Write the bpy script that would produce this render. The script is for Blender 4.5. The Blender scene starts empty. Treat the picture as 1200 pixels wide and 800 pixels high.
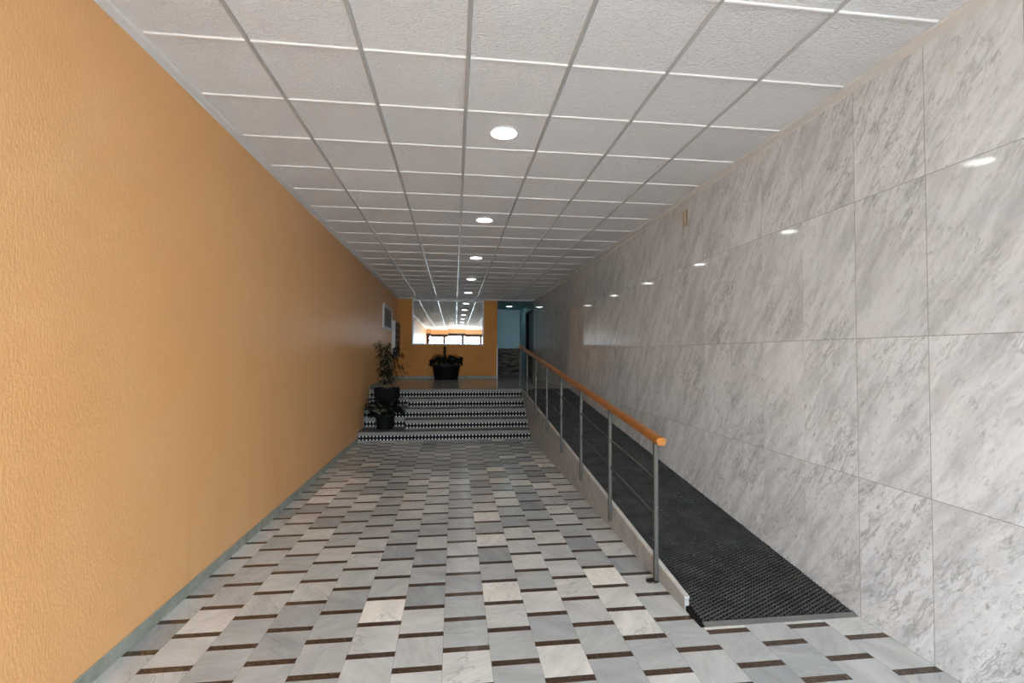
import bpy, bmesh, math, random
from mathutils import Vector, Matrix
random.seed(7)
S = bpy.context.scene
COL = S.collection

# ------------------------------------------------------------------ helpers
def new_obj(name, bm, mat, parent=None, smooth=False):
    me = bpy.data.meshes.new(name)
    bmesh.ops.recalc_face_normals(bm, faces=bm.faces[:])
    bm.to_mesh(me); bm.free()
    if smooth:
        for p in me.polygons: p.use_smooth = True
    o = bpy.data.objects.new(name, me)
    for m in (mat if isinstance(mat, (list, tuple)) else [mat]): me.materials.append(m)
    COL.objects.link(o)
    if parent:
        o.parent = parent
        o.matrix_parent_inverse = Matrix.Translation(-Vector(parent.location))
    return o

def tag(o, label, cat, group=None, kind=None):
    o['label'] = label; o['category'] = cat
    if group: o['group'] = group
    if kind: o['kind'] = kind
    return o

def struct(o, label=None, cat=None):
    o['kind'] = 'structure'
    if label: o['label'] = label
    if cat: o['category'] = cat
    return o

def empty(name, loc):
    o = bpy.data.objects.new(name, None); COL.objects.link(o)
    o.empty_display_size = .1; o.location = loc
    return o

def BM(): return bmesh.new()

def box(bm, x0, x1, y0, y1, z0, z1, mi=0):
    v = [bm.verts.new(p) for p in ((x0,y0,z0),(x1,y0,z0),(x1,y1,z0),(x0,y1,z0),(x0,y0,z1),(x1,y0,z1),(x1,y1,z1),(x0,y1,z1))]
    for f in ((0,3,2,1),(4,5,6,7),(0,1,5,4),(1,2,6,5),(2,3,7,6),(3,0,4,7)):
        fc = bm.faces.new([v[i] for i in f]); fc.material_index = mi

def hexa(bm, pts, mi=0):
    v = [bm.verts.new(p) for p in pts]
    for f in ((0,3,2,1),(4,5,6,7),(0,1,5,4),(1,2,6,5),(2,3,7,6),(3,0,4,7)):
        fc = bm.faces.new([v[i] for i in f]); fc.material_index = mi

def prism(bm, prof, a, b, ax1, ax2, mi=0):
    """extrude a closed profile [(u,v)] from point a to point b; ax1, ax2 carry u, v"""
    a, b, ax1, ax2 = Vector(a), Vector(b), Vector(ax1), Vector(ax2)
    r0 = [bm.verts.new(a + ax1*u + ax2*v) for u, v in prof]
    r1 = [bm.verts.new(b + ax1*u + ax2*v) for u, v in prof]
    n = len(prof)
    for i in range(n):
        f = bm.faces.new((r0[i], r0[(i+1) % n], r1[(i+1) % n], r1[i])); f.material_index = mi
    f = bm.faces.new(r0[::-1]); f.material_index = mi
    f = bm.faces.new(r1); f.material_index = mi

def lathe(bm, prof, c, n=32, cap=True, mi=0):
    rings = []
    for r, z in prof:
        rings.append([bm.verts.new((c[0]+r*math.cos(2*math.pi*i/n), c[1]+r*math.sin(2*math.pi*i/n), c[2]+z)) for i in range(n)])
    for a, b in zip(rings, rings[1:]):
        for i in range(n):
            f = bm.faces.new((a[i], a[(i+1) % n], b[(i+1) % n], b[i])); f.material_index = mi
    if cap:
        bm.faces.new(rings[0][::-1]); bm.faces.new(rings[-1])

def sqring(bm, prof, c, nseg=6, pw=.82):
    """tapered pot with a rounded-square plan; prof = [(half width, z)]"""
    n = nseg*8; rings = []
    for h, z in prof:
        ring = []
        for i in range(n):
            t = 2*math.pi*i/n; ct, st = math.cos(t), math.sin(t)
            k = h/((abs(ct)**6+abs(st)**6)**(1/6.))
            ring.append(bm.verts.new((c[0]+k*ct, c[1]+k*st, c[2]+z)))
        rings.append(ring)
    for a, b in zip(rings, rings[1:]):
        for i in range(n): bm.faces.new((a[i], a[(i+1) % n], b[(i+1) % n], b[i]))
    bm.faces.new(rings[0][::-1]); bm.faces.new(rings[-1])

def tube(bm, pts, rads, n=6):
    rings = []
    for k, p in enumerate(pts):
        p = Vector(p)
        d = (Vector(pts[min(k+1, len(pts)-1)]) - Vector(pts[max(k-1, 0)])).normalized()
        s = d.orthogonal().normalized(); t = d.cross(s)
        r = rads[k] if isinstance(rads, (list, tuple)) else rads
        rings.append([bm.verts.new(p + s*r*math.cos(2*math.pi*i/n) + t*r*math.sin(2*math.pi*i/n)) for i in range(n)])
    for a, b in zip(rings, rings[1:]):
        for i in range(n): bm.faces.new((a[i], a[(i+1) % n], b[(i+1) % n], b[i]))
    bm.faces.new(rings[0][::-1]); bm.faces.new(rings[-1])

def leaf(bm, base, d, L, W, droop=.5, fold=.25, seg=5):
    """a curved, folded leaf blade starting at base, heading along d and bending down"""
    p = Vector(base); d = Vector(d).normalized()
    side = d.cross(Vector((0, 0, 1)))
    if side.length < .05: side = Vector((1, 0, 0))
    side.normalize(); rows = []
    for k in range(seg+1):
        t = k/seg
        w = W*.5*(math.sin(math.pi*min(1, t*.92+.06))**.8)
        up = side.cross(d).normalized()
        if k == seg: w = .0008
        rows.append((bm.verts.new(p - side*w + up*w*fold), bm.verts.new(p), bm.verts.new(p + side*w + up*w*fold)))
        p = p + d*(L/seg)
        d = (d + Vector((0, 0, -1))*droop/seg*1.6).normalized()
    for a, b in zip(rows, rows[1:]):
        bm.faces.new((a[0], a[1], b[1], b[0])); bm.faces.new((a[1], a[2], b[2], b[1]))

# ------------------------------------------------------------------ node DSL
class NT:
    def __init__(s, name):
        s.m = bpy.data.materials.new(name); s.m.use_nodes = True
        s.t = s.m.node_tree; s.t.nodes.clear()
        s.out = s.t.nodes.new('ShaderNodeOutputMaterial')
        s.b = s.t.nodes.new('ShaderNodeBsdfPrincipled')
        s.t.links.new(s.b.outputs[0], s.out.inputs[0])
    def n(s, typ, **kw):
        nd = s.t.nodes.new(typ)
        for k, v in kw.items(): setattr(nd, k, v)
        return nd
    def put(s, sock, v):
        if isinstance(v, bpy.types.NodeSocket): s.t.links.new(v, sock)
        else: sock.default_value = v
    def M(s, op, a, b=0.0, c=0.0):
        nd = s.n('ShaderNodeMath', operation=op)
        s.put(nd.inputs[0], a); s.put(nd.inputs[1], b)
        if op in ('MULTIPLY_ADD', 'SMOOTH_MIN', 'COMPARE', 'WRAP'): s.put(nd.inputs[2], c)
        return nd.outputs[0]
    def pos(s):
        g = s.n('ShaderNodeNewGeometry'); x = s.n('ShaderNodeSeparateXYZ')
        s.t.links.new(g.outputs['Position'], x.inputs[0]); return x.outputs
    def vec(s, x, y, z=0.0):
        c = s.n('ShaderNodeCombineXYZ')
        s.put(c.inputs[0], x); s.put(c.inputs[1], y); s.put(c.inputs[2], z); return c.outputs[0]
    def noise(s, v, scale, detail=3.0, rough=.55, dist=0.0):
        nd = s.n('ShaderNodeTexNoise')
        if v is not None: s.put(nd.inputs['Vector'], v)
        nd.inputs['Scale'].default_value = scale; nd.inputs['Detail'].default_value = detail
        nd.inputs['Roughness'].default_value = rough; nd.inputs['Distortion'].default_value = dist
        return nd.outputs['Fac']
    def white(s, v):
        nd = s.n('ShaderNodeTexWhiteNoise'); s.put(nd.inputs['Vector'], v); return nd.outputs
    def ramp(s, f, stops, interp='LINEAR'):
        nd = s.n('ShaderNodeValToRGB'); cr = nd.color_ramp; cr.interpolation = interp
        while len(cr.elements) < len(stops): cr.elements.new(.5)
        for e, (p, c) in zip(cr.elements, stops):
            e.position = p; e.color = (c if len(c) == 4 else (*c, 1)) if isinstance(c, tuple) else (c, c, c, 1)
        s.put(nd.inputs[0], f); return nd.outputs[0]
    def rng(s, v, a, b, c=0.0, d=1.0, smooth=False):
        nd = s.n('ShaderNodeMapRange')
        if smooth: nd.interpolation_type = 'SMOOTHSTEP'
        s.put(nd.inputs[0], v)
        for i, q in enumerate((a, b, c, d)): s.put(nd.inputs[i+1], q)
        return nd.outputs[0]
    def mix(s, f, a, b, blend='MIX'):
        nd = s.n('ShaderNodeMix', data_type='RGBA', blend_type=blend)
        s.put(nd.inputs[0], f)
        for i, q in ((6, a), (7, b)):
            if isinstance(q, tuple) and len(q) == 3: q = (*q, 1)
            s.put(nd.inputs[i], q)
        return nd.outputs[2]
    def bump(s, h, strength, dist):
        nd = s.n('ShaderNodeBump'); nd.inputs['Strength'].default_value = strength
        nd.inputs['Distance'].default_value = dist; s.put(nd.inputs['Height'], h)
        s.t.links.new(nd.outputs[0], s.b.inputs['Normal'])
    def set(s, col=None, rough=.5, metal=0.0, spec=.5):
        if col is not None:
            if isinstance(col, tuple) and len(col) == 3: col = (*col, 1)
            s.put(s.b.inputs['Base Color'], col)
        s.put(s.b.inputs['Roughness'], rough); s.put(s.b.inputs['Metallic'], metal)
        s.put(s.b.inputs['Specular IOR Level'], spec)
        return s.m

def plain(name, col, rough=.5, metal=0.0, spec=.5, var=.08, scale=8.0):
    t = NT(name)
    f = t.noise(t.n('ShaderNodeTexCoord').outputs['Object'], scale, 3)
    k = t.rng(f, .3, .7, 1-var, 1+var)
    c = t.mix(1.0, col, t.vec(k, k, k), 'MULTIPLY')
    return t.set(c, rough, metal, spec)

def emit(name, col, strength):
    t = NT(name); t.set((.9, .9, .9))
    t.b.inputs['Emission Color'].default_value = (*col, 1)
    t.b.inputs['Emission Strength'].default_value = strength
    return t.m

# ------------------------------------------------------------------ dimensions
XL, XR = -1.73, 2.46          # side walls
YF, YB = -3.6, 14.65          # entrance wall, far wall
H = 3.299                     # ceiling
YS, RISE, GO = 8.95, .172, .30   # stair: first riser, rise, going
YP = YS + 4*GO                # platform edge
ZP = 5*RISE                   # platform height
XC = 1.437                    # face of the ramp kerb
YH = 18.0                     # end of the side hall

# ------------------------------------------------------------------ materials
def mat_orange():
    t = NT('orange_plaster'); x, y, z = t.pos()
    p = t.vec(x, y, z)
    st = t.vec(t.M('MULTIPLY', x, 6.0), t.M('MULTIPLY', y, 6.0), t.M('MULTIPLY', z, 1.6))
    h1 = t.noise(st, 18, 4, .65); h2 = t.noise(p, 70, 3)
    big = t.noise(p, .9, 4, .6)
    c = t.ramp(big, [(.3, (.725, .37, .145)), (.5, (.75, .39, .16)), (.72, (.755, .415, .185))])
    streak = t.rng(t.noise(t.vec(t.M('MULTIPLY', x, 3.0), t.M('MULTIPLY', y, 3.0), t.M('MULTIPLY', z, .25)), 1.6, 3), .54, .8, 0, .50, True)
    low = t.rng(z, .1, 1.3, 1, 0)
    c = t.mix(t.M('MULTIPLY', streak, low), c, (.66, .27, .09))
    fleck = t.rng(t.noise(p, 9, 2), .78, .80, 0, .5)
    c = t.mix(t.M('MULTIPLY', fleck, low), c, (.80, .66, .5))
    c = t.mix(t.rng(h1, .3, .7, 0, .10), c, (.55, .28, .10))
    t.bump(t.M('MULTIPLY_ADD', h1, .8, t.M('MULTIPLY', h2, .4)), .55, .006)
    return t.set(c, .42, 0, .35)

def marble_color(t, u, v, du, dv, su, sv, base, grey, vein, joint=True, ang=55, jw=.0022, vj=2.9):
    """u runs along the wall, v up; du, dv panel size, su, sv where a joint sits. Returns colour, joint mask"""
    uu = t.M('DIVIDE', t.M('SUBTRACT', u, su), du); vv = t.M('DIVIDE', t.M('SUBTRACT', v, sv), dv)
    fu, fv = t.M('FLOOR', uu), t.M('FLOOR', vv)
    rn = t.white(t.vec(fu, fv, 3.3))
    ru, rv = t.M('SUBTRACT', uu, fu), t.M('SUBTRACT', vv, fv)
    sp = t.n('ShaderNodeSeparateXYZ'); t.t.links.new(rn[1], sp.inputs[0])
    a = math.radians(ang); ca, sa = math.cos(a), math.sin(a)
    # vein axes: s along the vein, q across it
    s_ = t.M('ADD', t.M('MULTIPLY', u, -ca), t.M('MULTIPLY', v, sa))
    q_ = t.M('ADD', t.M('MULTIPLY', u, sa), t.M('MULTIPLY', v, ca))
    ox = t.M('MULTIPLY', sp.outputs[0], 17.0); oy = t.M('MULTIPLY', sp.outputs[1], 23.0)
    warp = t.M('MULTIPLY', t.M('SUBTRACT', t.noise(t.vec(t.M('ADD', u, ox), t.M('ADD', v, oy), 0), 2.2, 3), .5), .13)
    q2 = t.M('ADD', q_, warp)
    P = t.vec(t.M('ADD', q2, ox), t.M('ADD', t.M('MULTIPLY', s_, .17), oy), 0)
    P2 = t.vec(t.M('ADD', q2, oy), t.M('ADD', t.M('MULTIPLY', s_, .26), ox), 1.7)
    cloud = t.noise(P, 8, 6, .7)
    fine = t.noise(P2, 30, 6, .75)
    rid = t.M('ABSOLUTE', t.M('SUBTRACT', t.noise(P, 4.6, 6, .66), .5))
    veins = t.rng(rid, 0, .022, 1, 0, True)
    speck = t.rng(t.noise(t.vec(t.M('ADD', q_, ox), t.M('MULTIPLY', s_, .42), 5.0), 36, 3, .6), .58, .68, 0, 1)
    rid2 = t.M('ABSOLUTE', t.M('SUBTRACT', t.noise(P2, 11, 5, .7), .5))
    thin = t.rng(rid2, 0, .016, 1, 0, True)
    patch = t.rng(t.noise(t.vec(t.M('ADD', u, oy), t.M('ADD', v, ox), 9.0), 1.7, 3), .35, .65, 0, 1)
    c = t.mix(t.rng(cloud, .44, .70, 0, .85), base, grey)
    c = t.mix(t.M('MULTIPLY', t.rng(fine, .50, .68, 0, .8), t.rng(patch, 0, 1, .3, 1)), c, grey)
    c = t.mix(t.M('MULTIPLY', veins, t.M('MULTIPLY', patch, .5)), c, vein)
    c = t.mix(t.M('MULTIPLY', thin, t.M('MULTIPLY', patch, .45)), c, vein)
    c = t.mix(t.M('MULTIPLY', speck, t.rng(patch, 0, 1, .2, .6)), c, vein)
    k = t.rng(sp.outputs[2], 0, 1, .93, 1.05)
    c = t.mix(1.0, c, t.vec(k, k, k), 'MULTIPLY')
    eu = t.M('MULTIPLY', t.M('MINIMUM', ru, t.M('SUBTRACT', 1.0, ru)), du)
    ev = t.M('MULTIPLY', t.M('MINIMUM', rv, t.M('SUBTRACT', 1.0, rv)), dv)
    ju, jv = t.rng(eu, jw*.6, jw*1.3, 1, 0), t.rng(ev, jw*.6, jw*1.3, 1, 0)
    ju = t.M('MULTIPLY', ju, t.rng(u, vj, vj+.05, 1, .22))
    jm = t.M('MAXIMUM', ju, jv)
    if joint: c = t.mix(t.M('MULTIPLY', jm, .75), c, (.16, .155, .145))
    return c, jm

def mat_marble_wall():
    t = NT('white_veined_marble'); x, y, z = t.pos()
    c, jm = marble_color(t, y, z, .4505, .8475, 2.217, 0.0, (.73, .755, .765), (.43, .445, .455), (.22, .225, .23))
    # grime towards the ramp (dirt splashed up from the walkway)
    g = t.rng(t.noise(t.vec(y, z, 0), 3, 5, .65), .45, .8, 0, .35)
    line = t.M('SUBTRACT', z, t.M('MULTIPLY', t.M('SUBTRACT', y, 2.1), .107))
    c = t.mix(t.M('MULTIPLY', g, t.rng(line, 0, .5, 1, 0)), c, (.42, .36, .29))
    t.bump(jm, -.4, .002)
    return t.set(c, t.rng(jm, 0, 1, .055, .5), 0, .5)

def mat_floor():
    t = NT('checker_marble_floor'); x, y, z = t.pos()
    W, L, B = .251, .2979, .0435
    uu = t.M('DIVIDE', t.M('ADD', x, .0501), W); c_ = t.M('FLOOR', uu); ru = t.M('SUBTRACT', uu, c_)
    par = t.M('FLOORED_MODULO', c_, 2.0)
    ph = t.M('SUBTRACT', .2698, t.M('MULTIPLY', par, .1392))
    vv = t.M('DIVIDE', t.M('SUBTRACT', y, ph), L); r_ = t.M('FLOOR', vv); rv = t.M('SUBTRACT', vv, r_)
    bar = t.M('GREATER_THAN', rv, 1-B/L)
    rn = t.white(t.vec(c_, r_, .5)); sp = t.n('ShaderNodeSeparateXYZ'); t.t.links.new(rn[1], sp.inputs[0])
    tone = t.ramp(rn[0], [(0, (.33, .345, .35)), (.22, (.43, .445, .44)), (.55, (.53, .54, .525)), (.8, (.61, .61, .585)), (.93, (.72, .705, .655)), (1, (.86, .83, .76))])
    # veins, turned a different way on each tile
    an = t.M('MULTIPLY', sp.outputs[0], 6.283)
    ca, sa = t.M('COSINE', an), t.M('SINE', an)
    a = t.M('ADD', t.M('MULTIPLY', x, ca), t.M('MULTIPLY', y, sa)); b = t.M('SUBTRACT', t.M('MULTIPLY', y, ca), t.M('MULTIPLY', x, sa))
    P = t.vec(a, t.M('MULTIPLY', b, .28), t.M('MULTIPLY', sp.outputs[1], 40.0))
    n1 = t.noise(P, 9, 4, .55); n2 = t.noise(P, 38, 3, .6)
    k = t.M('ADD', t.rng(n1, .3, .7, .86, 1.12), t.rng(n2, .3, .7, -.06, .06))
    c = t.mix(1.0, tone, t.vec(k, k, k), 'MULTIPLY')
    ridge = t.rng(t.M('ABSOLUTE', t.M('SUBTRACT', t.noise(P, 5, 3, .55), .5)), 0, .009, .40, 0)
    c = t.mix(t.M('MULTIPLY', ridge, t.M('GREATER_THAN', sp.outputs[2], .55)), c, (.17, .18, .19))
    brn = t.ramp(t.noise(t.vec(x, y, 2.0), 60, 5, .7), [(.3, (.030, .017, .011)), (.55, (.075, .044, .027)), (.78, (.20, .135, .088))])
    c = t.mix(bar, c, brn)
    eu = t.M('MULTIPLY', t.M('MINIMUM', ru, t.M('SUBTRACT', 1.0, ru)), W)
    ev = t.M('MULTIPLY', t.M('MINIMUM', rv, t.M('SUBTRACT', 1.0, rv)), L)
    jm = t.rng(t.M('MINIMUM', eu, ev), .0006, .0018, 1, 0)
    c = t.mix(t.M('MULTIPLY', jm, .65), c, (.13, .125, .115))
    ro = t.rng(t.noise(t.vec(x, y, 0), 5, 4), .3, .7, .13, .22)
    return t.set(c, ro, 0, .5)

def mat_platform():
    t = NT('grey_marble_slabs'); x, y, z = t.pos()
    c, jm = marble_color(t, x, y, .40, .40, .1, 10.15, (.46, .45, .42), (.32, .32, .31), (.2, .2, .2), ang=20, vj=50.0)
    return t.set(c, .16, 0, .5)

def mat_stone(name, base, grey, rough=.3, spec=.5):
    t = NT(name); x, y, z = t.pos()
    P = t.vec(t.M('MULTIPLY', x, .5), y, z)
    c = t.mix(t.rng(t.noise(P, 9, 5, .65), .35, .7, 0, 1), base, grey)
    c = t.mix(t.rng(t.noise(t.vec(x, y, z), 45, 4, .7), .55, .75, 0, .35), c, (.2, .18, .16))
    return t.set(c, rough, 0, spec)

def mat_riser():
    t = NT('riser_with_mosaic_strip'); x, y, z = t.pos()
    P = t.vec(t.M('MULTIPLY', x, .5), y, z)
    st = t.mix(t.rng(t.noise(P, 9, 5, .65), .35, .7, 0, 1), (.21, .20, .18), (.15, .143, .13))
    zr = t.M('FLOORED_MODULO', z, RISE)
    q = t.M('DIVIDE', t.M('SUBTRACT', zr, .062), .042)                  # -1..1 across the strip
    u = t.M('ADD', x, y); m = t.M('DIVIDE', u, .062); fr = t.M('ABSOLUTE', t.M('SUBTRACT', t.M('SUBTRACT', m, t.M('FLOOR', m)), .5))
    aq = t.M('ABSOLUTE', q)
    dia = t.M('LESS_THAN', fr, .33)
    mid = t.M('LESS_THAN', aq, .45)
    blk = t.M('MAXIMUM', dia, mid)
    pat = t.mix(blk, (.60, .585, .535), (.006, .005, .006))
    c = t.mix(t.M('LESS_THAN', aq, 1.0), st, pat)
    return t.set(c, .6, 0, .08)

def mat_tile():
    t = NT('textured_ceiling_tile'); x, y, z = t.pos()
    fx, fy = t.M('FLOOR', t.M('DIVIDE', t.M('ADD', x, 1.1336), .6)), t.M('FLOOR', t.M('DIVIDE', t.M('SUBTRACT', y, 2.1198), .6))
    rn = t.white(t.vec(fx, fy, 0.0))
    sp = t.n('ShaderNodeSeparateXYZ'); t.t.links.new(rn[1], sp.inputs[0])
    P = t.vec(t.M('ADD', x, t.M('MULTIPLY', sp.outputs[0], 9.0)), t.M('MULTIPLY', t.M('ADD', y, t.M('MULTIPLY', sp.outputs[1], 9.0)), 1.9), 0)
    h = t.noise(P, 27, 3, .6, 1.5)
    h2 = t.noise(P, 60, 2, .5, .8)
    t.bump(t.M('MULTIPLY_ADD', h, 1.0, t.M('MULTIPLY', h2, .3)), 1.0, .022)
    k = t.rng(rn[0], 0, 1, .96, 1.03)
    c = t.mix(1.0, (.90, .89, .895), t.vec(k, k, k), 'MULTIPLY')
    return t.set(c, .7, 0, .25)

def mat_wood():
    t = NT('varnished_orange_wood'); x, y, z = t.pos()
    g = t.noise(t.vec(t.M('MULTIPLY', x, 9.0), t.M('MULTIPLY', y, .6), t.M('MULTIPLY', z, 9.0)), 9, 4, .6, .5)
    c = t.ramp(g, [(.3, (.22, .068, .008)), (.55, (.36, .122, .014)), (.75, (.45, .17, .026))])
    return t.set(c, .3, 0, .4)

def mat_dado():
    t = NT('dark_split_stone'); x, y, z = t.pos()
    v = t.n('ShaderNodeTexVoronoi'); v.feature = 'F1'; v.inputs['Scale'].default_value = 7
    t.put(v.inputs['Vector'], t.vec(t.M('MULTIPLY', x, .55), t.M('MULTIPLY', y, .55), t.M('MULTIPLY', z, 2.4)))
    c = t.ramp(v.outputs['Distance'], [(0, (.20, .165, .12)), (.5, (.10, .085, .065)), (.9, (.02, .02, .02))])
    t.bump(v.outputs['Distance'], -.8, .02)
    return t.set(c, .6, 0, .1)

def mat_glass():
    t = NT('entrance_glass')
    tr = t.n('ShaderNodeBsdfTransparent'); tr.inputs[0].default_value = (.97, .985, .98, 1)
    gl = t.n('ShaderNodeBsdfGlossy'); gl.inputs['Roughness'].default_value = .02
    mx = t.n('ShaderNodeMixShader'); mx.inputs[0].default_value = .06
    t.t.links.new(tr.outputs[0], mx.inputs[1]); t.t.links.new(gl.outputs[0], mx.inputs[2])
    t.t.links.new(mx.outputs[0], t.out.inputs[0])
    return t.m

M_orange = mat_orange(); M_orange2 = plain('deep_orange_plaster', (.52, .22, .055), .6, 0, .1, .08, 2); M_marble = mat_marble_wall(); M_floor = mat_floor(); M_plat = mat_platform()
M_tread = mat_stone('step_tread_marble', (.21, .20, .18), (.15, .143, .13), .6, .08)
M_riser = mat_riser(); M_tile = mat_tile(); M_wood = mat_wood(); M_dado = mat_dado(); M_glass = mat_glass()
M_kerb = mat_stone('kerb_marble', (.40, .40, .385), (.28, .275, .26), .5, .15)
M_kerbtop = mat_stone('kerb_cap_marble', (.54, .52, .48), (.42, .40, .37), .5, .15)
M_base = mat_stone('grey_green_marble_skirting', (.34, .345, .285), (.22, .23, .19), .55, .12)
M_cross = plain('white_ceiling_tee', (.92, .91, .89), .35, 0, .5, .02)
M_main = plain('grey_ceiling_runner', (.52, .515, .51), .35, .2, .5, .03)
M_crown = plain('grey_ceiling_edge', (.74, .76, .77), .45, 0, .4, .04)
M_crownr = plain('warm_grey_ceiling_edge', (.66, .655, .64), .5, 0, .4, .03)
M_steel = plain('brushed_steel', (.085, .080, .068), .5, .3, .2, .05, 30)
M_dsteel = plain('dark_steel', (.10, .095, .09), .4, .8, .5, .1)
M_rubber = plain('black_rubber', (.009, .009, .009), .8, 0, .1, .2, 20)
M_rubbar = plain('worn_rubber_bars', (.050, .049, .046), .7, 0, .15, .3, 6)
M_edge = plain('grey_metal_edge', (.13, .122, .115), .55, .1, .3, .1)
M_white = plain('white_enamel', (.80, .80, .79), .4, 0, .4, .02)
M_mirror = NT('mirror_silver').set((.88, .91, .90), .0, 1.0)
M_mframe = plain('silver_mirror_frame', (.60, .61, .62), .5, .2, .2, .03)
M_frame = plain('white_notice_frame', (.60, .58, .56), .5, .1, .2, .03)
M_pane = plain('dark_notice_glass', (.10, .10, .105), .5, 0, .2, .25, 5)
M_strip = plain('black_notice_strip', (.02, .02, .02), .4)
M_red = plain('dark_red_mailbox_door', (.05, .010, .010), .5, 0, .2, .2)
M_slot = plain('grey_mailbox_slot', (.12, .09, .09), .5, .2)
M_box = plain('pale_mailbox_side', (.62, .60, .56), .6, 0, .1)
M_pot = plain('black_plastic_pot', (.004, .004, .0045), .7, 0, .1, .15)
M_potrim = plain('dark_grey_pot_rim', (.010, .010, .011), .6, 0, .2, .1)
M_soil = plain('dark_soil', (.03, .02, .013), .9, 0, .1, .3, 40)
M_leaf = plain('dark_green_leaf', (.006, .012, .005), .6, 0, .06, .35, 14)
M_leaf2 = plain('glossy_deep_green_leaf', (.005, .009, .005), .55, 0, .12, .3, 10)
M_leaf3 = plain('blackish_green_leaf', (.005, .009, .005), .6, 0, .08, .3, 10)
M_stem = plain('grey_brown_stem', (.10, .08, .055), .6, 0, .2, .2, 30)
M_brown = plain('dark_brown_frame', (.035, .012, .008), .35, 0, .5, .15)
M_hall = plain('pale_blue_hall_plaster', (.42, .58, .62), .6, 0, .12, .04, 2)
M_lift = plain('dark_lift_door', (.045, .05, .052), .3, .6, .5, .06)
M_tagp = plain('yellowed_plate', (.36, .31, .19), .5, 0, .4, .15)
M_pave = plain('outside_pavement', (.5, .49, .47), .8, 0, .3, .1, 1)
M_screw = plain('dull_screw', (.3, .3, .3), .4, .8)
M_lamp = emit('lamp_diffuser', (.97, 1.0, .97), 14)
M_hlamp = emit('cool_lamp_diffuser', (.55, .92, 1.0), 15)

# ------------------------------------------------------------------ setting
bm = BM(); box(bm, XL-.14, XR+.14, YF-.2, YH+.2, -.12, 0)
struct(new_obj('floor', bm, M_floor), 'grey marble floor tiles laid in columns with short brown bars', 'floor')
bm = BM(); box(bm, XL-.14, XL, YF-.2, YB+.1, -.12, H+.12)
struct(new_obj('wall_left', bm, M_orange), 'long orange plaster wall on the left', 'wall')
bm = BM(); box(bm, XR, XR+.14, YF-.2, 14.83, -.12, H+.12)
struct(new_obj('wall_right', bm, M_marble), 'long white veined marble wall on the right', 'wall')
bm = BM(); box(bm, XL, 1.305, YB, YB+.12, ZP-.1, H+.02)
struct(new_obj('wall_back', bm, M_orange2), 'orange end wall carrying the mirror', 'wall')
bm = BM(); box(bm, XL, XR, YF-.16, YF, 3.0, H+.02)
struct(new_obj('wall_front', bm, M_orange), 'orange strip of wall above the entrance frames', 'wall')

# ceiling: tile field, runners, cross tees
ceil = new_obj('ceiling', (lambda b: (box(b, XL, XR, YF-.16, YB+.05, H, H+.1), b)[1])(BM()), M_tile)
struct(ceil, 'suspended ceiling of square textured white tiles', 'ceiling')
prof = [(-.0125, 0), (-.0125, -.004), (-.008, -.008), (.008, -.008), (.0125, -.004), (.0125, 0)]
profc = [(-.0100, 0), (-.0100, -.003), (-.006, -.0080), (.004, -.0080), (.0100, -.003), (.0100, 0)]
bm = BM()
XE0, XE1 = -1.671, 2.4496
for c in range(6):
    x = -1.1336 + .6*c
    prism(bm, prof, (x, YF, H), (x, YB, H), (1, 0, 0), (0, 0, 1))
new_obj('ceiling_runners', bm, M_main, ceil)
bm = BM()
for r in range(-9, 21):
    y = 2.1198 + .6*r
    xs = [XE0] + [-1.1336+.6*c for c in range(6)] + [XE1]
    for a, b in zip(xs, xs[1:]):
        prism(bm, profc, (a+.013, y, H), (b-.013, y, H), (0, 1, 0), (0, 0, 1))
new_obj('ceiling_cross_tees', bm, M_cross, ceil)

bm = BM(); prism(bm, [(0, 0), (.059, 0), (.059, -.006), (.05, -.013), (.012, -.014), (0, -.02)], (XL, YF, H), (XL, YB, H), (1, 0, 0), (0, 0, 1))
struct(new_obj('trim_1', bm, M_crown), 'pale grey ceiling edge strip along the orange wall', 'trim')
bm = BM(); prism(bm, [(0, 0), (-.011, 0), (-.011, -.006), (-.006, -.012), (-.006, -.058), (0, -.064)], (XR, YF, H), (XR, 14.83, H), (1, 0, 0), (0, 0, 1))
struct(new_obj('trim_2', bm, M_crownr), 'pale ceiling edge strip above the marble wall', 'trim')
bm = BM(); prism(bm, [(0, 0), (-.05, 0), (-.05, -.012), (-.03, -.03), (-.012, -.042), (0, -.05)], (XL, YB, H), (XR, YB, H), (0, 1, 0), (0, 0, 1))
box(bm, 1.305, XR, YB, YB+.1, H-.05, H+.02)
struct(new_obj('trim_3', bm, M_crown), 'pale ceiling edge strip over the end wall', 'trim')
bm = BM(); prism(bm, [(0, 0), (.009, 0), (.009, .07), (.005, .076), (0, .076)], (XL, YF, 0), (XL, YS, 0), (1, 0, 0), (0, 0, 1))
struct(new_obj('baseboard_left', bm, M_base), 'low grey marble skirting along the orange wall', 'skirting')
bm = BM(); prism(bm, [(0, 0), (-.012, 0), (-.012, .075), (0, .08)], (XL, YB, ZP), (1.305, YB, ZP), (0, 1, 0), (0, 0, 1))
prism(bm, [(0, 0), (.012, 0), (.012, .075), (0, .08)], (XL, YP, ZP), (XL, YB-.012, ZP), (1, 0, 0), (0, 0, 1))
struct(new_obj('baseboard_back', bm, M_base), 'low grey marble skirting on the raised landing', 'skirting')
bm = BM(); box(bm, 1.292, 1.318, YB-.014, YB+.06, ZP, 1.85)
struct(new_obj('trim_4', bm, M_white), 'white corner guard on the edge of the end wall', 'trim')

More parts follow.
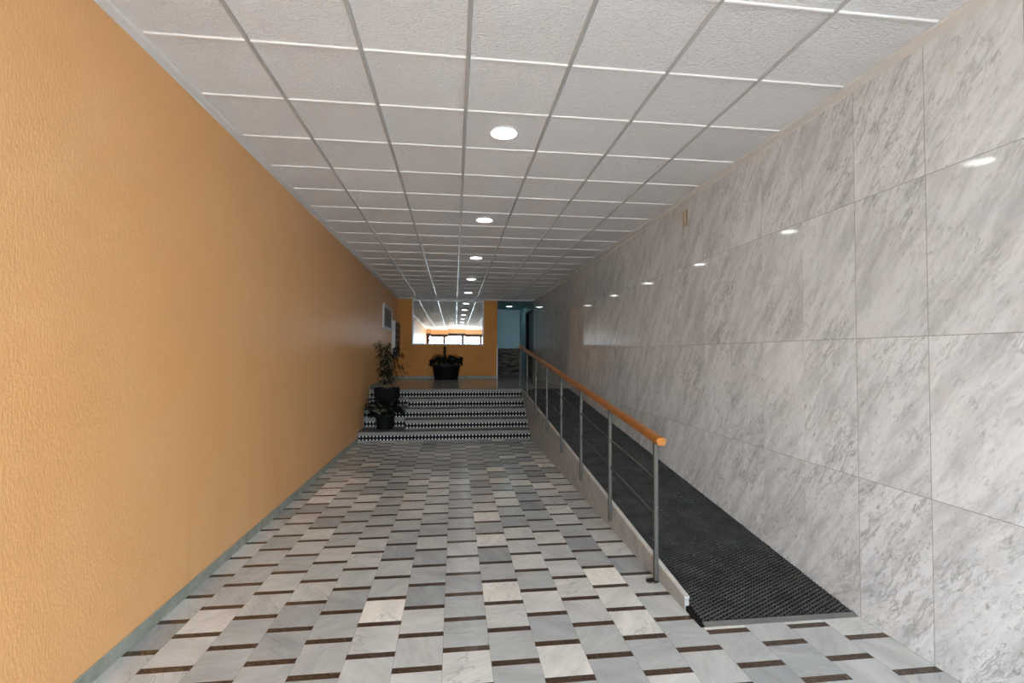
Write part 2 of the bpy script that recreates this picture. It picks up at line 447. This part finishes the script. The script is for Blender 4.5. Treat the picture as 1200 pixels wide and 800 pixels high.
# landing and side hall
bm = BM(); box(bm, XL, XC, YP+.04, YB+.1, -.02, ZP); box(bm, XC, XR, YP, YB+.1, -.02, ZP); box(bm, -.2, XR+.1, YB+.1, YH+.1, -.02, ZP)
fl2 = struct(new_obj('floor_landing', bm, M_plat), 'raised grey marble landing above the steps', 'floor')
bm = BM(); box(bm, -.2, XR+.1, YH, YH+.1, 1.825, H+.02)
struct(new_obj('wall_hall', bm, M_hall), 'pale blue plaster at the end of the side hall', 'wall')
bm = BM(); box(bm, -.2, XR, YH-.03, YH+.1, ZP-.1, 1.825)
struct(new_obj('trim_5', bm, M_dado), 'dark rough stone dado below the pale blue plaster', 'dado')
bm = BM(); box(bm, -.3, -.2, YB+.12, YH+.1, ZP-.1, H+.02)
struct(new_obj('wall_hall_left', bm, M_hall), 'hidden left wall of the side hall', 'wall')
bm = BM(); box(bm, XR, XR+.14, 14.83, 14.95, ZP-.1, H+.02); box(bm, XR, XR+.14, 16.3, YH+.1, ZP-.1, H+.02); box(bm, XR, XR+.14, 14.95, 16.3, 3.0, H+.02)
struct(new_obj('wall_hall_right', bm, M_hall), 'pale blue right wall of the side hall', 'wall')
bm = BM(); box(bm, -.3, XR+.14, YB+.1, YH+.1, H, H+.1)
struct(new_obj('ceiling_hall', bm, M_hall), 'plain pale ceiling of the side hall', 'ceiling')
lift = new_obj('door_1', (lambda b: (box(b, XR+.05, XR+.09, 14.95, 16.3, ZP, 3.0), b)[1])(BM()), M_lift)
struct(lift, 'dark door in the right wall of the side hall', 'door')
bm = BM(); box(bm, XR-.02, XR+.06, 16.30, 16.40, ZP, 3.05); box(bm, XR-.012, XR+.06, 14.86, 14.95, ZP, 3.05); box(bm, XR-.012, XR+.06, 14.95, 16.3, 3.0, 3.05)
new_obj('door_jamb', bm, M_steel, lift)
bm = BM(); box(bm, XR+.04, XR+.05, 15.615, 15.635, ZP+.02, 2.98)
new_obj('door_seam', bm, M_steel, lift)

# entrance behind the camera (seen in the mirror and lighting the hall)
ent = empty('door_2', (XL, YF, 0)); struct(ent, 'dark brown glazed entrance frames reflected in the mirror', 'entrance')
bm = BM()
box(bm, XL, XR, YF-.12, YF-.02, 2.79, 3.0)
box(bm, XL, XL+.22, YF-.12, YF-.02, 0, 2.79); box(bm, XR-.1, XR, YF-.12, YF-.02, 0, 2.79)
for x in (-.65, .52, 1.72): box(bm, x-.09, x+.09, YF-.12, YF-.02, 0, 2.79)
box(bm, XL+.22, XR-.1, YF-.12, YF-.02, 0, .12)
new_obj('entrance_frame', bm, M_brown, ent)
for a, b in ((XL+.22, -.74), (-.56, .43), (.61, 1.63), (1.81, XR-.1)):
    bm = BM(); box(bm, a, b, YF-.075, YF-.065, .12, 2.79); new_obj('entrance_pane', bm, M_glass, ent)
bm = BM(); box(bm, -30, 30, -40, YF-.16, -.3, -.02)
struct(new_obj('floor_outside', bm, M_pave), 'pavement outside the entrance', 'ground')

# stairs: five risers; the second and fourth stand back at the left to leave plant ledges
st = empty('stairs', (-.15, YS, 0)); struct(st, 'five marble steps with black and white mosaic strips', 'stairs')
XK = -.917
for i in range(5):
    rec = i in (1, 3)
    y = YS + GO*i; z0, z1 = RISE*i, RISE*(i+1)
    zt = z1-.024
    bm = BM()
    if rec:
        box(bm, XK, XC, y, y+GO+.02, z0-.03, zt); box(bm, XL, XK, y+GO, y+GO+.02, z0-.03, zt)
    else:
        box(bm, XL, XC, y, y+.04, z0-.03, zt)
    new_obj('riser', bm, M_riser, st)
    if i == 4: zt2 = ZP
    bm = BM(); no = .022
    def slab(x0, x1, ya, yb):
        prism(bm, [(ya, zt), (ya-.003, zt+.006), (ya-.003, zt+.018), (ya, zt+.024), (yb, zt+.024), (yb, zt)], (x0, 0, 0), (x1, 0, 0), (0, 1, 0), (0, 0, 1))
    if i == 4: slab(XL, XC, y-no, y+.05)
    elif rec: slab(XK-no, XC, y-no, y+GO); 
    else: slab(XL, XC, y-no, y+GO); slab(XL, XK, y+GO, y+2*GO)
    new_obj('tread', bm, M_tread, st)
bm = BM(); box(bm, XL, XC, YS+.1, YP+.01, -.02, .14); box(bm, XL, XC, YS+.65, YP+.01, .1, .48); box(bm, XK+.05, XC, YS+.4, YP, .1, .30)
new_obj('step_core', bm, M_tread, st)

# ramp
def zc(y): return max(0, .122 + .1068*(y-3.198))          # top of the kerb
Y0R = 2.70
def zr(y): return max(0.0, (y-Y0R)*(ZP-.004)/(YP-Y0R))
rp = empty('ramp', (XC, Y0R, 0)); struct(rp, 'access ramp rising along the marble wall to the landing', 'ramp')
bm = BM(); hexa(bm, [(XC+.037, Y0R+.02, -.02), (XR, Y0R+.02, -.02), (XR, YP, -.02), (XC+.037, YP, -.02), (XC+.037, Y0R+.02, -.006), (XR, Y0R+.02, -.006), (XR, YP, ZP-.018), (XC+.037, YP, ZP-.018)])
new_obj('ramp_slab', bm, M_kerb, rp)
yk0, yk1 = 2.87, YP-.02
bm = BM(); hexa(bm, [(XC, yk0, 0), (XC+.028, yk0, 0), (XC+.028, yk1, 0), (XC, yk1, 0), (XC, yk0, zc(yk0)-.012), (XC+.028, yk0, zc(yk0)-.012), (XC+.028, yk1, zc(yk1)-.012), (XC, yk1, zc(yk1)-.012)])
new_obj('ramp_kerb', bm, M_kerb, rp)
bm = BM(); hexa(bm, [(XC-.002, yk0-.004, zc(yk0)-.012), (XC+.03, yk0-.004, zc(yk0)-.012), (XC+.03, yk1, zc(yk1)-.012), (XC-.002, yk1, zc(yk1)-.012), (XC-.002, yk0-.004, zc(yk0)), (XC+.03, yk0-.004, zc(yk0)), (XC+.03, yk1, zc(yk1)), (XC-.002, yk1, zc(yk1))])
new_obj('kerb_cap', bm, M_kerbtop, rp)

# rubber mat: backing, lattice of bars, edge strip
MX0, MX1 = XC+.034, XR-.006
mat = empty('ramp_mat', ((MX0+MX1)/2, Y0R, 0)); tag(mat, 'long black rubber lattice mat covering the ramp beside the marble wall', 'mat')
bm = BM(); hexa(bm, [(MX0, Y0R, -.001), (MX1, Y0R, -.001), (MX1, YP-.03, zr(YP-.03)-.002), (MX0, YP-.03, zr(YP-.03)-.002), (MX0, Y0R, .003), (MX1, Y0R, .003), (MX1, YP-.03, zr(YP-.03)+.002), (MX0, YP-.03, zr(YP-.03)+.002)])
new_obj('mat_backing', bm, M_rubber, mat)
def clip(p, d, x0, x1, y0, y1):
    t0, t1 = -1e9, 1e9
    for q, dd, lo, hi in ((p[0], d[0], x0, x1), (p[1], d[1], y0, y1)):
        if abs(dd) < 1e-9:
            if q < lo or q > hi: return None
            continue
        a, b = (lo-q)/dd, (hi-q)/dd
        if a > b: a, b = b, a
        t0, t1 = max(t0, a), min(t1, b)
    return (t0, t1) if t1-t0 > .01 else None
bm = BM()
def zmat(x, y): return zr(y)+.002
def lattice(ang, pitch, w, hgt):
    a = math.radians(ang); d = (math.sin(a), math.cos(a)); n = (math.cos(a), -math.sin(a))
    k = -400
    while k < 400:
        p = (MX0+n[0]*pitch*k, Y0R+n[1]*pitch*k); k += 1
        c = clip(p, d, MX0+.004, MX1-.004, Y0R+.02, YP-.04)
        if not c: continue
        A = (p[0]+d[0]*c[0], p[1]+d[1]*c[0]); B = (p[0]+d[0]*c[1], p[1]+d[1]*c[1])
        def P(q, s, dz): return (q[0]+n[0]*s, q[1]+n[1]*s, zmat(*q)+dz)
        h = w/2
        hexa(bm, [P(A, -h, 0), P(A, h, 0), P(B, h, 0), P(B, -h, 0), P(A, -h*.8, hgt), P(A, h*.8, hgt), P(B, h*.8, hgt), P(B, -h*.8, hgt)])
lattice(-5, .029, .0085, .009)
lattice(66, .025, .0075, .0102)
new_obj('mat_lattice', bm, M_rubbar, mat)
bm = BM(); hexa(bm, [(MX0-.004, Y0R-.022, .0005), (MX1, Y0R-.022, .0005), (MX1, Y0R+.012, .003), (MX0-.004, Y0R+.012, .003), (MX0-.004, Y0R-.022, .003), (MX1, Y0R-.022, .003), (MX1, Y0R+.012, .015), (MX0-.004, Y0R+.012, .015)])
new_obj('mat_edge_strip', bm, M_edge, mat)

# handrail
bm = BM(); hexa(bm, [(XC+.004, Y0R-.02, 0), (MX0, Y0R-.02, 0), (MX0, yk0-.006, 0), (XC+.004, yk0-.006, 0), (XC+.004, Y0R-.02, .004), (MX0, Y0R-.02, .004), (MX0, yk0-.006, zr(yk0)+.011), (XC+.004, yk0-.006, zr(yk0)+.011)])
new_obj('mat_side_edge', bm, M_rubber, mat)
hr = empty('handrail', (1.42, 3.26, 0)); tag(hr, 'orange wooden handrail on slim steel posts along the ramp kerb', 'handrail')
XH = 1.42
def zh(y): return .985 + .1085*(y-3.26)
wp = [(-.036, .004), (-.034, -.010), (-.026, -.012), (-.028, -.024), (-.022, -.031), (.022, -.031), (.028, -.024), (.026, -.012), (.034, -.010), (.036, .004), (.030, .016), (.016, .022), (-.016, .022), (-.030, .016)]
bm = BM(); ya, yb = 3.16, 10.36
prism(bm, wp, (XH, ya, zh(ya)+.022), (XH, yb, zh(yb)+.022), (1, 0, 0), (0, 0, 1))
new_obj('wooden_rail', bm, M_wood, hr)
ps = .0145
for i in range(8):
    y = 3.26 + i*1.002
    zb = .006 if i == 0 else zc(y)-.16
    bm = BM(); box(bm, XH-ps, XH+ps, y-ps, y+ps, zb, zh(y)-.006)
    p = new_obj('post', bm, M_steel, hr)
    bv = p.modifiers.new('bevel', 'BEVEL'); bv.width = .003; bv.segments = 2
    if i == 0:
        bm = BM(); prism(bm, [(.045*math.cos(t*math.pi/8), .034*math.sin(t*math.pi/8)) for t in range(16)], (XH-.028, y-.002, 0), (XH-.028, y-.002, .008), (1, 0, 0), (0, 1, 0))
        new_obj('foot_plate', bm, M_dsteel, p)
        p2 = p
for dz in (.588, .335):
    bm = BM()
    tube(bm, [(XH, 3.26, zc(3.26)+dz), (XH, 3.26+7*1.002, zc(3.26+7*1.002)+dz)], .0065, 8)
    new_obj('mid_rail', bm, M_dsteel, hr, True)

# ------------------------------------------------------------------ lights in the ceiling
def downlight(x, y, label, lampmat):
    root = empty('downlight', (x, y, H)); tag(root, label, 'ceiling light', 'round downlights along the ceiling')
    bm = BM(); lathe(bm, [(.100, -.0005), (.113, -.0005), (.115, -.006), (.108, -.010), (.100, -.010), (.100, -.0005)], (x, y, H), 40, False)
    new_obj('trim_ring', bm, M_white, root, True)
    bm = BM(); lathe(bm, [(.100, -.001), (.100, -.007)], (x, y, H), 40)
    new_obj('diffuser', bm, lampmat, root)
    return root
lab = {3.62: 'nearest and largest round ceiling light of the row', 6.02: 'second round ceiling light from the front of the row',
       8.42: 'middle one of the five round ceiling lights in a row', 10.82: 'fourth round ceiling light, second from the end wall',
       13.22: 'round ceiling light nearest the mirror on the end wall'}
for y, l in lab.items(): downlight(.3664, y, l, M_lamp)
for y in (1.22, -1.18): downlight(.3664, y, 'round ceiling light seen only as a reflection in the far mirror', M_lamp)
hl = downlight(1.92, 16.78, 'round ceiling light in the bluish side hall beyond the end wall', M_hlamp)

sen = empty('ceiling_sensor', (1.39, 13.9, H)); tag(sen, 'small white ceiling sensor near the end of the corridor', 'sensor')
bm = BM(); lathe(bm, [(.05, 0), (.05, -.014), (.042, -.022)], (1.39, 13.9, H), 24); new_obj('sensor_base', bm, M_white, sen, True)
bm = BM(); lathe(bm, [(.03, -.022), (.028, -.036), (.015, -.046), (.004, -.048)], (1.39, 13.9, H), 24); new_obj('sensor_dome', bm, M_white, sen, True)

bm = BM(); box(bm, XR-.006, XR, 4.79, 4.90, 2.98, 3.145)
tg = tag(new_obj('wall_plate', bm, M_tagp), 'small yellowed plate high on the marble wall', 'plate')
bm = BM(); box(bm, XR-.008, XR-.006, 4.838, 4.852, 3.0, 3.125); new_obj('plate_ridge', bm, M_box, tg)

# ------------------------------------------------------------------ mirror
mx0, mx1, mz0, mz1 = -1.27, .885, 1.88, 3.24
mr = empty('wall_mirror', ((mx0+mx1)/2, YB, mz0)); tag(mr, 'wide silver-framed mirror of four panes on the orange end wall', 'mirror')
fw = .036
bm = BM()
for a in ((mx0, mx1, mz0, mz0+fw), (mx0, mx1, mz1-fw, mz1), (mx0, mx0+fw, mz0+fw, mz1-fw), (mx1-fw, mx1, mz0+fw, mz1-fw)):
    box(bm, a[0], a[1], YB-.035, YB, a[2], a[3])
new_obj('mirror_frame', bm, M_mframe, mr)
pw = (mx1-mx0-2*fw)/4
tilt = [(.010, -.0005), (.003, .002), (-.002, -.0015), (-.004, .001)]
for i in range(4):
    a = mx0+fw+pw*i; b = a+pw-.004
    yw, pt = tilt[i]; cx, cz = (a+b)/2, (mz0+mz1)/2
    def yy(x, z): return YB-.020 + (x-cx)*yw*.5 + (z-cz)*pt*.5
    x0, x1, z0, z1 = a, b, mz0+fw, mz1-fw
    bm = BM()
    hexa(bm, [(x0, yy(x0, z0), z0), (x1, yy(x1, z0), z0), (x1, yy(x1, z0)+.006, z0), (x0, yy(x0, z0)+.006, z0), (x0, yy(x0, z1), z1), (x1, yy(x1, z1), z1), (x1, yy(x1, z1)+.006, z1), (x0, yy(x0, z1)+.006, z1)])
    new_obj('mirror_pane', bm, M_mirror, mr)

# ------------------------------------------------------------------ notice board and mailboxes on the left wall
nb = empty('notice_board', (XL, 12.65, 2.2)); tag(nb, 'white framed dark notice board high on the orange wall', 'notice board')
def rrect(y0, y1, z0, z1, r, n=5):
    pts = []
    for cy, cz, a0 in ((y1-r, z1-r, 0), (y0+r, z1-r, 90), (y0+r, z0+r, 180), (y1-r, z0+r, 270)):
        for k in range(n+1):
            a = math.radians(a0+90*k/n); pts.append((cy+r*math.cos(a), cz+r*math.sin(a)))
    return pts
bm = BM()
o_, i_ = rrect(11.8, 13.42, 2.2, 2.83, .09), rrect(11.92, 13.30, 2.28, 2.75, .04)
n_ = len(o_)
v = {}
for nm, pr, x in (('ob', o_, XL), ('of', o_, XL+.035), ('if', i_, XL+.035), ('ib', i_, XL+.008)):
    v[nm] = [bm.verts.new((x, y, z)) for y, z in pr]
for p, q in (('ob', 'of'), ('of', 'if'), ('if', 'ib')):
    for k in range(n_): bm.faces.new((v[p][k], v[p][(k+1) % n_], v[q][(k+1) % n_], v[q][k]))
new_obj('board_frame', bm, M_frame, nb)
bm = BM(); box(bm, XL+.002, XL+.016, 11.9, 13.32, 2.26, 2.77); new_obj('board_panel', bm, M_pane, nb)
for z0, z1 in ((2.60, 2.74), (2.30, 2.46)):
    bm = BM(); box(bm, XL+.016, XL+.020, 11.94, 12.20, z0, z1); new_obj('dark_card', bm, M_strip, nb)
mb = empty('mailbox_cabinet', (XL, 14.05, 1.5)); tag(mb, 'dark red bank of mailboxes in the corner behind the bamboo-like plant', 'mailboxes')
bm = BM(); box(bm, XL+.002, XL+.10, 13.5, 14.6, 1.50, 2.52); new_obj('cabinet_body', bm, M_box, mb)
for r in range(6):
    for c in range(4):
        y0 = 13.52+c*.265; z0 = 1.515+r*.167
        bm = BM(); box(bm, XL+.10, XL+.112, y0, y0+.255, z0, z0+.157)
        d = new_obj('mailbox_door', bm, M_red, mb)
        bm = BM(); box(bm, XL+.112, XL+.116, y0+.03, y0+.225, z0+.10, z0+.135); new_obj('letter_slot', bm, M_slot, d)

# ------------------------------------------------------------------ plants
def pot_round(name, c, r0, r1, h, label, cat, mat=M_pot):
    root = empty(name, c); tag(root, label, cat)
    bm = BM(); lathe(bm, [(r0, 0), (r1*.97, h*.86), (r1*.97, h*.98), (r1*.90, h*.98), (r1*.88, h*.90)], c, 36)
    new_obj('pot', bm, mat, root, False)
    bm = BM(); lathe(bm, [(r1*.97, h*.88), (r1, h*.88), (r1*1.01, h), (r1*.92, h), (r1*.90, h*.90)], c, 36, False)
    new_obj('pot_rim', bm, M_potrim, root, False)
    bm = BM(); lathe(bm, [(r1*.89, h*.86), (r1*.89, h*.915)], c, 36); new_obj('soil', bm, M_soil, root)
    return root

# lower pot with broad drooping leaves, on the first step
c1 = (-1.30, 9.335, RISE)
pl1 = pot_round('potted_plant', c1, .150, .182, .28, 'low black pot with dark drooping leaves on the first step ledge', 'plant')
rs = random.Random(3)
bs, bl = BM(), BM()
for i in range(60):
    a = rs.uniform(0, 2*math.pi); e = rs.uniform(.1, 1.1)
    d = Vector((math.cos(a)*math.cos(e)*1.0, math.sin(a)*math.cos(e)*.55-.1, math.sin(e)))
    base = Vector((c1[0]+rs.uniform(-.07, .07), c1[1]+rs.uniform(-.07, .03), c1[2]+.25))
    ln = rs.uniform(.10, .40)
    tip = base + d*ln
    tube(bs, [base, base+d*ln*.5+Vector((0, 0, .01)), tip], .004, 5)
    dd = Vector((d.x*1.3, d.y, d.z*.25+.05))
    leaf(bl, tip, dd, rs.uniform(.15, .23), rs.uniform(.09, .14), rs.uniform(.8, 1.5), .2)
for dx, dz, L in ((-.30, .06, .20), (-.26, .13, .17), (-.22, .02, .2), (.24, .15, .16)):
    tip = Vector((c1[0]+dx*.62, c1[1]-.05, c1[2]+.30+dz*.6))
    tube(bs, [Vector((c1[0], c1[1], c1[2]+.25)), tip], .004, 5)
    leaf(bl, tip, (1 if dx > 0 else -1, -.2, -.15), L, .11, 1.2, .2)
xm = XL+.09                                   # leaves bend along the wall instead of reaching it
for v_ in list(bl.verts)+list(bs.verts):
    if v_.co.x < xm: v_.co.x = xm - (xm-v_.co.x)*.22
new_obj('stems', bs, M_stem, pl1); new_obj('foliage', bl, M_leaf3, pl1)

# upper square pot with a slender, bamboo-like plant, on the third step
c2 = (-1.335, 9.83, 3*RISE)
pl2 = empty('potted_plant', c2); tag(pl2, 'tall slender plant with narrow leaves in a square black pot on the third step', 'plant')
bm = BM(); sqring(bm, [(.19, 0), (.235, .34), (.235, .395), (.215, .395), (.21, .37)], c2); new_obj('pot', bm, M_pot, pl2)
bm = BM(); sqring(bm, [(.212, .35), (.212, .372)], c2); new_obj('soil', bm, M_soil, pl2)
rs = random.Random(11)
bs, bl = BM(), BM()
tops = []
for i in range(9):
    bx, by = c2[0]+rs.uniform(-.07, .09), c2[1]+rs.uniform(-.07, .07)
    hgt = rs.uniform(.62, .95); lx, ly = rs.uniform(-.10, .12), rs.uniform(-.08, .08)
    pts = [Vector((bx+lx*t*t, by+ly*t*t, c2[2]+.36+hgt*t)) for t in (0, .3, .6, .85, 1)]
    tube(bs, pts, [.009, .008, .007, .005, .003], 6)
    for k in range(24):
        t = rs.uniform(.10, 1) ** .8
        p = Vector((bx+lx*t*t, by+ly*t*t, c2[2]+.36+hgt*t))
        a = rs.uniform(0, 2*math.pi); rr = rs.uniform(.02, .11)*(1 if t > .25 else .6)
        d = Vector((math.cos(a), math.sin(a)*.8, rs.uniform(-.1, .5)))
        q = p + d*rr
        tube(bs, [p, q], .002, 4)
        for m in range(2):
            aa = a + rs.uniform(-.8, .8)
            leaf(bl, q, (math.cos(aa), math.sin(aa), rs.uniform(-.6, .2)), rs.uniform(.09, .16), rs.uniform(.016, .026), rs.uniform(.7, 1.5), .15, 4)
# a few longer arching sprays
for dx, dz, n in ((.30, .74, 12), (.34, .50, 12), (-.22, .93, 12), (-.15, 1.0, 9), (.18, .88, 10), (.37, .36, 5), (-.16, .7, 8), (-.14, .45, 6)):
    p0 = Vector((c2[0]+dx*.1, c2[1]-.02, c2[2]+.36+dz*.62)); p1 = Vector((c2[0]+dx*.95, c2[1]-.06, c2[2]+.36+dz))
    pm = (p0+p1)/2 + Vector((0, 0, .07))
    tube(bs, [p0, pm, p1], .0035, 5)
    for k in range(n):
        t = .35+.65*k/max(1, n-1)
        q = p0*(1-t)**2 + pm*2*t*(1-t) + p1*t*t
        sg = 1 if dx > 0 else -1
        leaf(bl, q, (sg*rs.uniform(.2, 1), rs.uniform(-.7, .7), rs.uniform(-.7, .15)), rs.uniform(.10, .17), rs.uniform(.018, .028), rs.uniform(.9, 1.6), .15, 4)
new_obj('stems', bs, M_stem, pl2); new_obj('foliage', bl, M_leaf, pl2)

# broad planter in front of the end wall
c3 = (-.235, 14.13, ZP)
pl3 = pot_round('potted_plant', c3, .335, .405, .42, 'big black tub with a bushy broad-leaved plant under the mirror', 'plant')
rs = random.Random(21)
bs, bl = BM(), BM()
for i in range(150):
    a = rs.uniform(0, 2*math.pi); rad = rs.uniform(.0, .36); e = rs.uniform(.35, 1.3)
    base = Vector((c3[0]+math.cos(a)*rad*.6, c3[1]+math.sin(a)*rad*.6, c3[2]+.38))
    d = Vector((math.cos(a)*math.cos(e), math.sin(a)*math.cos(e)*.7, math.sin(e)))
    ln = rs.uniform(.14, .30) + .14*(1-rad/.36)*rs.random()
    tip = base + d*ln
    if tip.y > YB-.2: tip.y = YB-.2
    tube(bs, [base, tip], .006, 5)
    dd = Vector((math.cos(a), math.sin(a)*.5-.15, rs.uniform(-.1, .5)))
    leaf(bl, tip, dd, rs.uniform(.14, .22), rs.uniform(.08, .13), rs.uniform(.8, 1.5), .22)
for s, hh in ((-1, .10), (1, .17), (1, .05), (-1, .02)):
    tip = Vector((c3[0]+s*.36, c3[1]-.08, c3[2]+.46+hh)); tube(bs, [Vector((c3[0]+s*.2, c3[1], c3[2]+.38)), tip], .006, 5)
    for k in range(4): leaf(bl, tip, (s*rs.uniform(.1, .8), rs.uniform(-.8, .3), rs.uniform(-.2, .5)), .17, .11, 1.4, .2)
tube(bs, [Vector((c3[0]-.03, c3[1], c3[2]+.38)), Vector((c3[0]-.05, c3[1], c3[2]+.72)), Vector((c3[0]-.04, c3[1], c3[2]+.84))], [.014, .011, .007], 7)
for k in range(16):
    a = k*2.4; z = c3[2]+.55+.33*k/16
    leaf(bl, (c3[0]-.045, c3[1], z), (math.cos(a)*.35, math.sin(a)*.3, 1), rs.uniform(.10, .15), .06, .5, .2)
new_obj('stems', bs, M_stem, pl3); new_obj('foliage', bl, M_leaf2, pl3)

# ------------------------------------------------------------------ light
w = bpy.data.worlds.new('World'); S.world = w; w.use_nodes = True
bgn = w.node_tree.nodes['Background']; bgn.inputs[0].default_value = (.84, .96, 1.10, 1); bgn.inputs[1].default_value = 33
pd = bpy.data.lights.new('entrance_daylight', 'AREA'); pd.shape = 'RECTANGLE'; pd.size = 4.2; pd.size_y = 2.9
po = bpy.data.objects.new('entrance_daylight', pd); COL.objects.link(po)
po.location = ((XL+XR)/2, YF-.2, 1.45); po.rotation_euler = (math.radians(90), 0, 0)
pd.cycles.is_portal = True

# ------------------------------------------------------------------ camera
yaw, pitch, roll = .1198, .0275, .0041
cy, sy, cp, sp_ = math.cos(yaw), math.sin(yaw), math.cos(pitch), math.sin(pitch)
fwd = Vector((sy*cp, cy*cp, sp_)); right = Vector((cy, -sy, 0)); up = right.cross(fwd)
r2 = right*math.cos(roll)+up*math.sin(roll); u2 = -right*math.sin(roll)+up*math.cos(roll)
cam = bpy.data.cameras.new('camera'); cam.sensor_width = 36; cam.lens = 559.65/1200*36
cam.clip_start = .05; cam.clip_end = 200
co = bpy.data.objects.new('camera', cam); COL.objects.link(co)
co.matrix_world = Matrix(((r2.x, u2.x, -fwd.x, 0), (r2.y, u2.y, -fwd.y, 0), (r2.z, u2.z, -fwd.z, 1.588), (0, 0, 0, 1)))
S.camera = co
S.view_settings.view_transform = 'Standard'; S.view_settings.look = 'None'
S.view_settings.gamma = 1; S.view_settings.use_curve_mapping = False
S.view_settings.exposure = 0.0
S.cycles.max_bounces = 10; S.cycles.diffuse_bounces = 6; S.cycles.glossy_bounces = 5; S.cycles.transparent_max_bounces = 12
S.cycles.sample_clamp_indirect = 8
